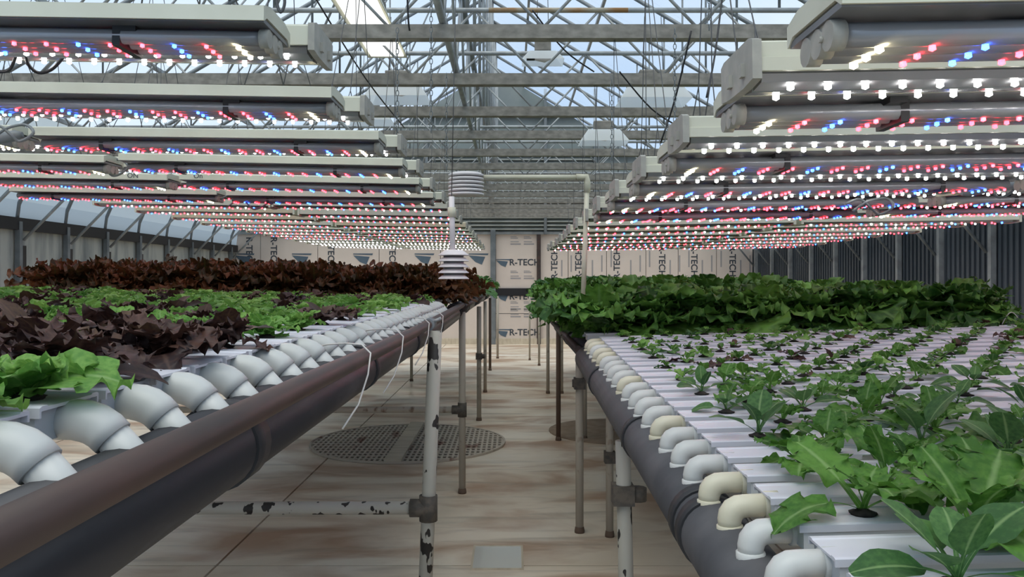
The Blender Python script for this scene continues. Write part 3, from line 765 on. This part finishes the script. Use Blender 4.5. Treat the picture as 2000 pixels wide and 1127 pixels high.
block(-1, 7.2, 9.6, .3, .46, 2.4, .26, EYE-.11, .015, ['gl', 'gd'], 18, .28, 10, 80, 'far_lettuce', 'mid green lettuce, second left bench', 'far left greens', 'mid green lettuce, second left bench', 1)
block(1, 6.5, 9.2, .3, .46, 2.2, .26, EYE-.15, .015, ['big', 'gl'], 18, .28, 10, 80, 'far_lettuce', 'mid green lettuce, second right bench', 'far right greens', 'mid green lettuce, second right bench', 1)
block(-1, 9.9, 12.2, .35, .46, 2.3, .32, EYE-.10, .01, ['gd', 'big'], 16, .28, 10, 80, 'far_lettuce', 'dark green lettuce, last left bench', 'last left greens', 'dark green lettuce, last left bench', 1)
block(1, 9.5, 12.1, .35, .46, 2.3, .32, EYE-.12, .01, ['gd', 'big'], 16, .28, 10, 80, 'far_lettuce', 'dark green lettuce, last right bench', 'last right greens', 'dark green lettuce, last right bench', 1)

# ---------------------------------------------------------------- bench legs and rails
def leg(x, y, top, m, label, r=.023, lean=0, tee=None, cross=None, foot=True, clamps=()):
    t = ob('bench_leg', None, None, (x, y, 0)); tag(t, label, 'post')
    ob('pole', MB().tube([(-lean, 0, 0), (0, 0, top)], r, 14).mesh('pole', m), t)
    if foot: ob('foot_plate', MB().lathe([(r*1.25, 0), (r*1.25, .012), (r*1.1, .03), (r*1.02, .032)], 14, (-lean, 0, 0)).mesh('foot_plate', M['brown']), t)
    if tee:
        z, sgn, Lx = tee; xx = -lean*(1-z/top)
        ob('tee_fitting', MB().tube([(xx, 0, z-.045), (xx, 0, z+.045)], r*1.32, 14).tube([(xx, 0, z), (xx+sgn*.065, 0, z)], r*1.3, 14).mesh('tee_fitting', M['iron']), t)
        ob('cross_pipe', MB().tube([(xx+sgn*.06, 0, z), (xx+sgn*Lx, 0, z)], r*.95, 12).mesh('cross_pipe', m), t)
    for z, dx in clamps:
        ob('clamp', MB().box(-r*1.4, r*1.4, -r*1.5, r*1.5, z-.03, z+.03).tube([(dx, 0, z-.02), (dx, 0, z+.02)], .03, 10).box(min(0, dx), max(0, dx), -.02, .02, z-.015, z+.015).mesh('clamp', M['iron']), t)
    return t
leg(-.272, 2.9, EYE-.178, M['chip'], 'black-chipped white post at the left of the aisle, nearest the viewer', .0245, .045, (.545, -1, 2.25))
leg(-.316, 5.2, EYE-.20, M['chip2'], 'slim whitish post standing in front of the round grating', .0215, 0, (.53, -1, 2.2))
leg(-.318, 7.9, EYE-.25, M['chip2'], 'brown-stained post behind the grating at the left of the aisle', .022, 0, None, None, True, ((.62, .03),))
leg(-.325, 9.9, EYE-.25, M['chip2'], 'thin post further back on the left of the aisle', .02, 0)
leg(-.33, 12.3, EYE-.26, M['brown'], 'dark thin post last but one on the left of the aisle', .02)
leg(-.25, 14.2, EYE-.27, M['chip2'], 'very thin far post left of the central boards', .02)
leg(.346, 2.56, EYE-.50, M['chip'], 'black-chipped white post at the right of the aisle, nearest the viewer', .0235, -.02, None, None, True, ((EYE-.667, .045),))
leg(.362, 4.39, EYE-.35, M['chip2'], 'tall plain post right of the aisle under the seedling bench end', .0215, 0, None, None, True, ((EYE-.55, -.01),))
leg(.515, 4.32, EYE-.37, M['chip2'], 'plain post standing just behind the tall right post', .02, 0, None, None, True, ((EYE-.93, .03),))
leg(.392, 6.92, EYE-.40, M['brown'], 'brown post in the middle distance right of the aisle', .02, 0)
leg(.62, 6.97, EYE-.40, M['chip2'], 'pale post beside the brown round cover on the right', .018)
leg(.43, 9.8, EYE-.30, M['chip2'], 'thin pale post in the right distance nearer the aisle', .02)
leg(.595, 9.8, EYE-.30, M['chip2'], 'thin pale post in the right distance further from the aisle', .018)
leg(.43, 13.0, EYE-.28, M['chip2'], 'last thin post on the right before the end wall', .018)
leg(.30, 13.9, EYE-.15, M['chip2'], 'very thin far post in front of the right end of the central boards', .016)
for s, xs_, ys_ in ((-1, (1.35, 2.45), (1.3, 3.6, 5.6, 8.2, 11)), (1, (1.2, 2.1), (1.4, 3.1, 5.4, 8.0, 11))):
    nm = 'left' if s < 0 else 'right'
    for a, x in enumerate(xs_):
        for q, (y0, y1) in enumerate(((.3, 4.45), (4.7, 6.95), (7.1, 9.65), (9.8, 12.4)) if s < 0 else ((.75, 3.5), (3.6, 6.2), (6.4, 9.25), (9.4, 12.2))):
            def sup(y):
                if s < 0: return (lz(x, y)-.034-.018) if y < 4.6 else (Ltop-.06+.02*(x-.52) if y < 7 else EYE-.165)
                return (rz(x, y)-.034-.019) if y < 3.55 else (EYE-.235-.055+.02*(x-.5) if y < 6.3 else EYE-.20)
            pipe_thing('support_rail', [(s*x, y0, sup(y0)), (s*x, y1, sup(y1))], .016, M['chip2'], 'rail under the %s channels, %s bench from the front, %s line' % (nm, ORD[q].replace('nearest', 'first'), ('inner', 'outer')[a]), 10)
        for q, y in enumerate(ys_):
            if s < 0 and a == 0 and y < 9: continue
            zt_ = (lz(x, y)-.07 if y < 4.6 else EYE-.20) if s < 0 else (rz(x, y)-.07 if y < 3.5 else EYE-.31)
            leg(s*x, y, zt_, M['chip2'], 'white support post under the %s bench, %s from the front in the %s line' % (nm, ORD[q].replace('nearest', 'first'), ('inner', 'outer')[a]), .02)
# silver clamp where the near left post meets the rail
t = ob('pipe_clamp', None, None, (-.297, 2.95, EYE-.157)); tag(t, 'silver clamp gripping the rusty rail above the near left post', 'clamp')
ob('clamp_band', MB().tube([(0, -.05, 0), (0, .05, 0)], .0225, 14).mesh('clamp_band', M['dtube']), t)
for dy in (-.03, .03): ob('bolt', MB().tube([(.015, dy, .01), (.04, dy, .02)], .006, 8).mesh('bolt', M['tube']), t)
# thin feed tubes looping over the rail
for k, y in enumerate((1.62, 2.1, 2.75, 3.3)):
    a = .02*((k*7) % 3)
    pts_ = [(-.40, y+.03, EYE-.135), (-.37, y+.02, EYE-.128), (-.33, y, EYE-.124), (-.295, y-.01, EYE-.126), (-.276, y-.02, EYE-.142), (-.276, y-.05, EYE-.18), (-.285, y-.10-a, EYE-.23), (-.30, y-.17-a, EYE-.262)]
    t = ob('feed_tube', MB().tube(pts_, .0018, 6).mesh('feed_tube', M['tubing'])); tag(t, 'thin whitish tube looping over the rusty rail, %s from the front' % ORD[k].replace('nearest', 'first'), 'tube')
for k, (x, y) in enumerate(((2.12, 3.46), (2.17, 3.40))):
    z = rz(x, y); pts_ = [(x-.05+.08*q/8, y, z+.002+.05*math.sin(PI*q/8)) for q in range(9)]
    t = ob('feed_tube', MB().tube(pts_, .0018, 6).mesh('feed_tube', M['tubing'])); tag(t, 'small white tube arching over the far right channels, %s of a pair' % ('left', 'right')[k], 'tube')

# ---------------------------------------------------------------- sensor shields on their pipes
def shield(loc, r, h, n, style, label):
    t = ob('radiation_shield', None, None, loc); tag(t, label, 'sensor')
    for k in range(n):
        z = h-(k+1)*h/n; hh = h/n
        if style == 'cyl': pr = [(r*.70, z-.1*hh), (r, z+.02*hh), (r*1.0, z+.50*hh), (r*.92, z+.62*hh), (r*.70, z+.66*hh)]
        else: pr = [(r*.72, z), (r, z+.0), (r*.99, z+.12*hh), (r*.74, z+.62*hh), (r*.6, z+.64*hh)]
        if k == 0: pr = pr[:-1]+[(r*.80 if style == 'cyl' else r*.55, z+.95*hh), (.01, z+1.0*hh)]
        ob('plate', MB().lathe(pr, 24).mesh('plate', M['shield']), t)
    ob('core', MB().lathe([(r*.66, 0), (r*.66, h*.95)], 16).mesh('core', M['lampgrey']), t)
    return t
ZS = 4.1
shield(px(910.5, 382, ZS), .089, .114, 6, 'cyl', 'white ribbed drum-shaped sensor shield at the end of the horizontal pipe')
shield(px(886, 545, 3.4), .064, .122, 5, 'cone', 'white stacked-plate sensor shield hanging low over the aisle')
t = ob('sensor_stand', None, None, px(1137, 620, ZS)); tag(t, 'cream pipe stand rising from the right lettuce and crossing the aisle', 'pipe')
o = Vector(t.location)
A = px(1137, 640, ZS)-o; B = px(1147, 356, ZS)-o; B2 = px(1145, 346, ZS)-o; D = px(944, 346, ZS)-o
ob('pipe', MB().tube([A, B], .0125, 12).mesh('pipe', M['pvcw']), t); ob('pipe', MB().tube([B2, D], .0115, 12).mesh('pipe', M['pvcw']), t)
ob('elbow', MB().tube([B+Vector((0, 0, -.05)), B+Vector((0, 0, .0)), B2+Vector((.0, 0, .002)), B2+Vector((-.05, 0, .0))], .0165, 12).mesh('elbow', M['pvcw']), t)
t = ob('drop_pipe', None, None, px(884, 490, 3.4)); tag(t, 'vertical white pipe carrying the lower sensor shield', 'pipe')
top = px(882, 384, 3.4)-Vector(t.location)
ob('pipe', MB().tube([(0, 0, -.005), top], .0115, 12).mesh('pipe', M['shield']), t)
ob('coupler', MB().tube([top*.62, top*.80], .017, 12).mesh('coupler', M['pvcw']), t)
ob('hanger_wire', MB().tube([top, top+Vector((.02, 0, .965))], .002, 5).mesh('hanger_wire', M['wire']), t)

# ---------------------------------------------------------------- chains, cables, plugs
def chain(x, y, z0, z1, label):
    t = ob('hanging_chain', None, None, (x, y, z0)); tag(t, label, 'chain', 'chains hanging in the middle of the roof')
    b = MB(); z = 0; k = 0
    while z < z1-z0:
        pts_ = []
        for q in range(9):
            a = 2*PI*q/8; u = .008*math.cos(a); v = .017*math.sin(a)
            pts_.append((u if k % 2 else 0, 0 if k % 2 else u, z+.017+v))
        b.tube(pts_, .0022, 4, False); z += .028; k += 1
    ob('links', b.mesh('links', M['dtube']), t)['kind'] = 'stuff'
for (p, q0, q1, Z, d) in ((776, 300, 60, 4.4, 'leftmost chain, beside the big white hood'), (842, 260, 0, 4.35, 'chain just left of the middle girder'), (872, 335, 150, 5.4, 'chain above the drum-shaped shield'),
                          (1195, 330, 150, 5.4, 'chain left of the right light rows'), (1318, 250, 60, 4.4, 'chain above the fourth right light row'), (1385, 60, 0, 4.3, 'short chain at the top right of centre')):
    a = px(p, q0, Z); b_ = px(p, q1, Z); chain(a.x, a.y, a.z, max(b_.z, zb), 'galvanised '+d)
def cable(pts, r, m, label):
    P_ = [Vector(p) for p in pts]; out = []
    for i in range(len(P_)-1):
        p0 = P_[max(0, i-1)]; p1 = P_[i]; p2 = P_[i+1]; p3 = P_[min(len(P_)-1, i+2)]
        for k in range(5):
            t_ = k/5; out.append(.5*((2*p1)+(p2-p0)*t_+(2*p0-5*p1+4*p2-p3)*t_**2+(3*p1-p0-3*p2+p3)*t_**3))
    out.append(P_[-1]); t = ob('power_cable', MB().tube(out, r, 6).mesh('power_cable', m)); tag(t, label, 'cable', 'loose cables among the lights'); return t
cable([px(-20, 140, 1.9), px(15, 138, 1.9), px(28, 118, 1.86), px(34, 96, 1.84)], .004, M['black'], 'black cable loop hanging at the far left under the first lamp')
cable([px(50, 96, 1.84), px(55, 125, 1.86), px(75, 142, 1.88), px(100, 136, 1.88), px(122, 114, 1.86), px(140, 96, 1.84)], .004, M['black'], 'black cable loop hanging beneath the first left lamp row')
cable([px(540, -40, 1.55), px(541, 5, 1.55), px(548, 24, 1.55), px(556, 5, 1.55), px(552, -40, 1.55)], .003, M['wire'], 'hook of cable over the end of the first left lamp')
for k, (x, y, Z) in enumerate(((1935, 372, 2.95), (1700, 405, 3.0), (20, 262, 2.7), (205, 330, 3.6), (480, 395, 4.9))):
    pts_ = [px(x-50, y-6, Z), px(x-22, y-16, Z), px(x, y, Z), px(x+18, y+14, Z+.02), px(x+45, y-2, Z), px(x+30, y-18, Z+.03), px(x-5, y-12, Z), px(x-34, y+8, Z)]
    cable(pts_, .005, M['dtube'], 'grey flex coiled by a lamp joint, ' + ('far right of the picture', 'right bench middle joint', 'far left edge of the picture', 'left lamps fourth row', 'left lamps middle joint')[k])
for k, (x, y, Z) in enumerate(((1965, 362, 2.9), (1905, 372, 2.9), (15, 268, 2.75))):
    p = px(x, y, Z); t = ob('cable_connector', MB().tube([(-.05, 0, -.01), (-.03, 0, -.005), (.03, 0, .006), (.05, 0, .01)], [.008, .018, .018, .008], 10).mesh('cable_connector', M['dtube']), None, p)
    tag(t, ('grey cable connector at the right edge among the lamps', 'smaller grey cable connector left of the one at the right edge', 'grey cable connector at the left edge among the lamps')[k], 'connector')
for k, (p0, q0, Z0, p1, q1, Z1) in enumerate(((600, -30, 4.2, 790, 250, 6.3), (795, -20, 4.3, 800, 60, 4.35), (1040, 20, 5.0, 1160, 140, 5.4), (1210, 140, 5.0, 1330, 250, 5.4), (1290, 280, 4.6, 1350, 60, 4.4), (1380, 190, 3.9, 1410, 0, 4.2))):
    a, c = px(p0, q0, Z0), px(p1, q1, Z1); mid = (a+c)/2+Vector((0, 0, -.05))
    cable([a, mid, c], .005, M['black'], 'black cable sagging between trusses, %s from the left' % ORD[k].replace('nearest', 'first'))

# handwriting on the lamp faces
for s, lx, par in (('ON', 248, 0), ('On', 378, 0), ('On', 1385, 1)):
    tm = textmesh(s, .04, M['ink'], .0005, .0)
    names = [o_ for o_ in bpy.data.objects if o_.name.startswith('three_tube') or o_.name.startswith('bar_grow')]
    best = None
    for o_ in names:
        lab = o_['label']
        if par == 0 and lab.startswith('fifth left') and 'three-tube' in lab and (o_.location.x < -1) == (lx < 300): best = o_
        if par == 1 and lab.startswith('third right') and 'three-tube' in lab and o_.location.x < 1: best = o_
    yy = best.location.y + (-  .0915)
    X = (lx-1000)*yy/F
    lxl = abs(X-best.location.x)
    if par == 0: ob('handwriting', tm, best, (lxl,   .0915, .014), (PI/2, 0, PI), (.9, .9, .9))
    else: ob('handwriting', tm, best, (lxl, -  .0915, .014), (PI/2, 0, 0), (.9, .9, .9))

# ---------------------------------------------------------------- floor fixtures
gx, gy, gr_ = -.86, 6.82, .80
t = ob('round_grating', None, None, (gx, gy, 0)); tag(t, 'large round drain grating in the floor left of the aisle', 'grating')
ob('pit_shade_disc', MB().lathe([(gr_*.985, .001), (gr_*.985, .003)], 48).mesh('pit_shade_disc', M['pit_shade_disc']), t)  # flat black disc on the floor, painted shade in place of a pit
b = MB(); k = -19
for k in range(-19, 20):
    x = k*.041
    if abs(x) < gr_-.02: h = math.sqrt(gr_**2-x*x); b.box(x-.0085, x+.0085, -h, h, .006, .014)
    x = k*.095; h = math.sqrt(max(0, (gr_-.01)**2-x*x))
    if h > .05: b.box(-h, h, x-.018, x+.018, .005, .0138)
ob('grid_bars', b.mesh('grid_bars', M['grate']), t)['kind'] = 'stuff'
b = MB(); n = 48
pr = [(gr_-.012, .002), (gr_+.006, .002), (gr_+.006, .018), (gr_-.012, .018)]
for r_, z in pr:
    for q in range(n): a = 2*PI*q/n; b.v.append((r_*math.cos(a), r_*math.sin(a), z))
for i in range(4):
    for q in range(n): q2 = (q+1) % n; i2 = (i+1) % 4; b.face(i*n+q, i*n+q2, i2*n+q2, i2*n+q)
ob('rim', b.mesh('rim', M['grate']), t)
t = ob('wooden_plank', MB().bevbox(-.79, .79, -.065, .065, .0, .02, .004).mesh('wooden_plank', M['plank']), None, (gx-.02, gy, .018), (0, 0, PI/2)); tag(t, 'narrow pale plank lying across the round grating', 'plank')
t = ob('round_cover', None, None, (.95, 7.35, 0)); tag(t, 'brown round cover set in the floor on the right behind the posts', 'cover')
ob('cover_plate', MB().lathe([(.62, 0), (.62, .008), (.60, .011), (.1, .011)], 40).mesh('cover_plate', M['cover']), t)
ob('lifting_ring', MB().lathe([(.05, .011), (.05, .02), (.03, .022)], 12).mesh('lifting_ring', M['brown']), t)
t = ob('water_basin', None, None, (-.07, 4.0, 0)); tag(t, 'small square sump of water coloured pale for the roof reflection, low in the aisle', 'sump')
ob('water', MB().box(-.115, .115, -.17, .15, .0, .004).mesh('water', M['water']), t)  # pale water colour stands in for the bright roof reflection
b = MB()
for q in ((-.125, .125, -.18, -.17), (-.125, .125, .15, .16), (-.125, -.115, -.17, .15), (.115, .125, -.17, .15)): b.box(*q, 0, .007)
ob('basin_edge', b.mesh('basin_edge', M['plank']), t)
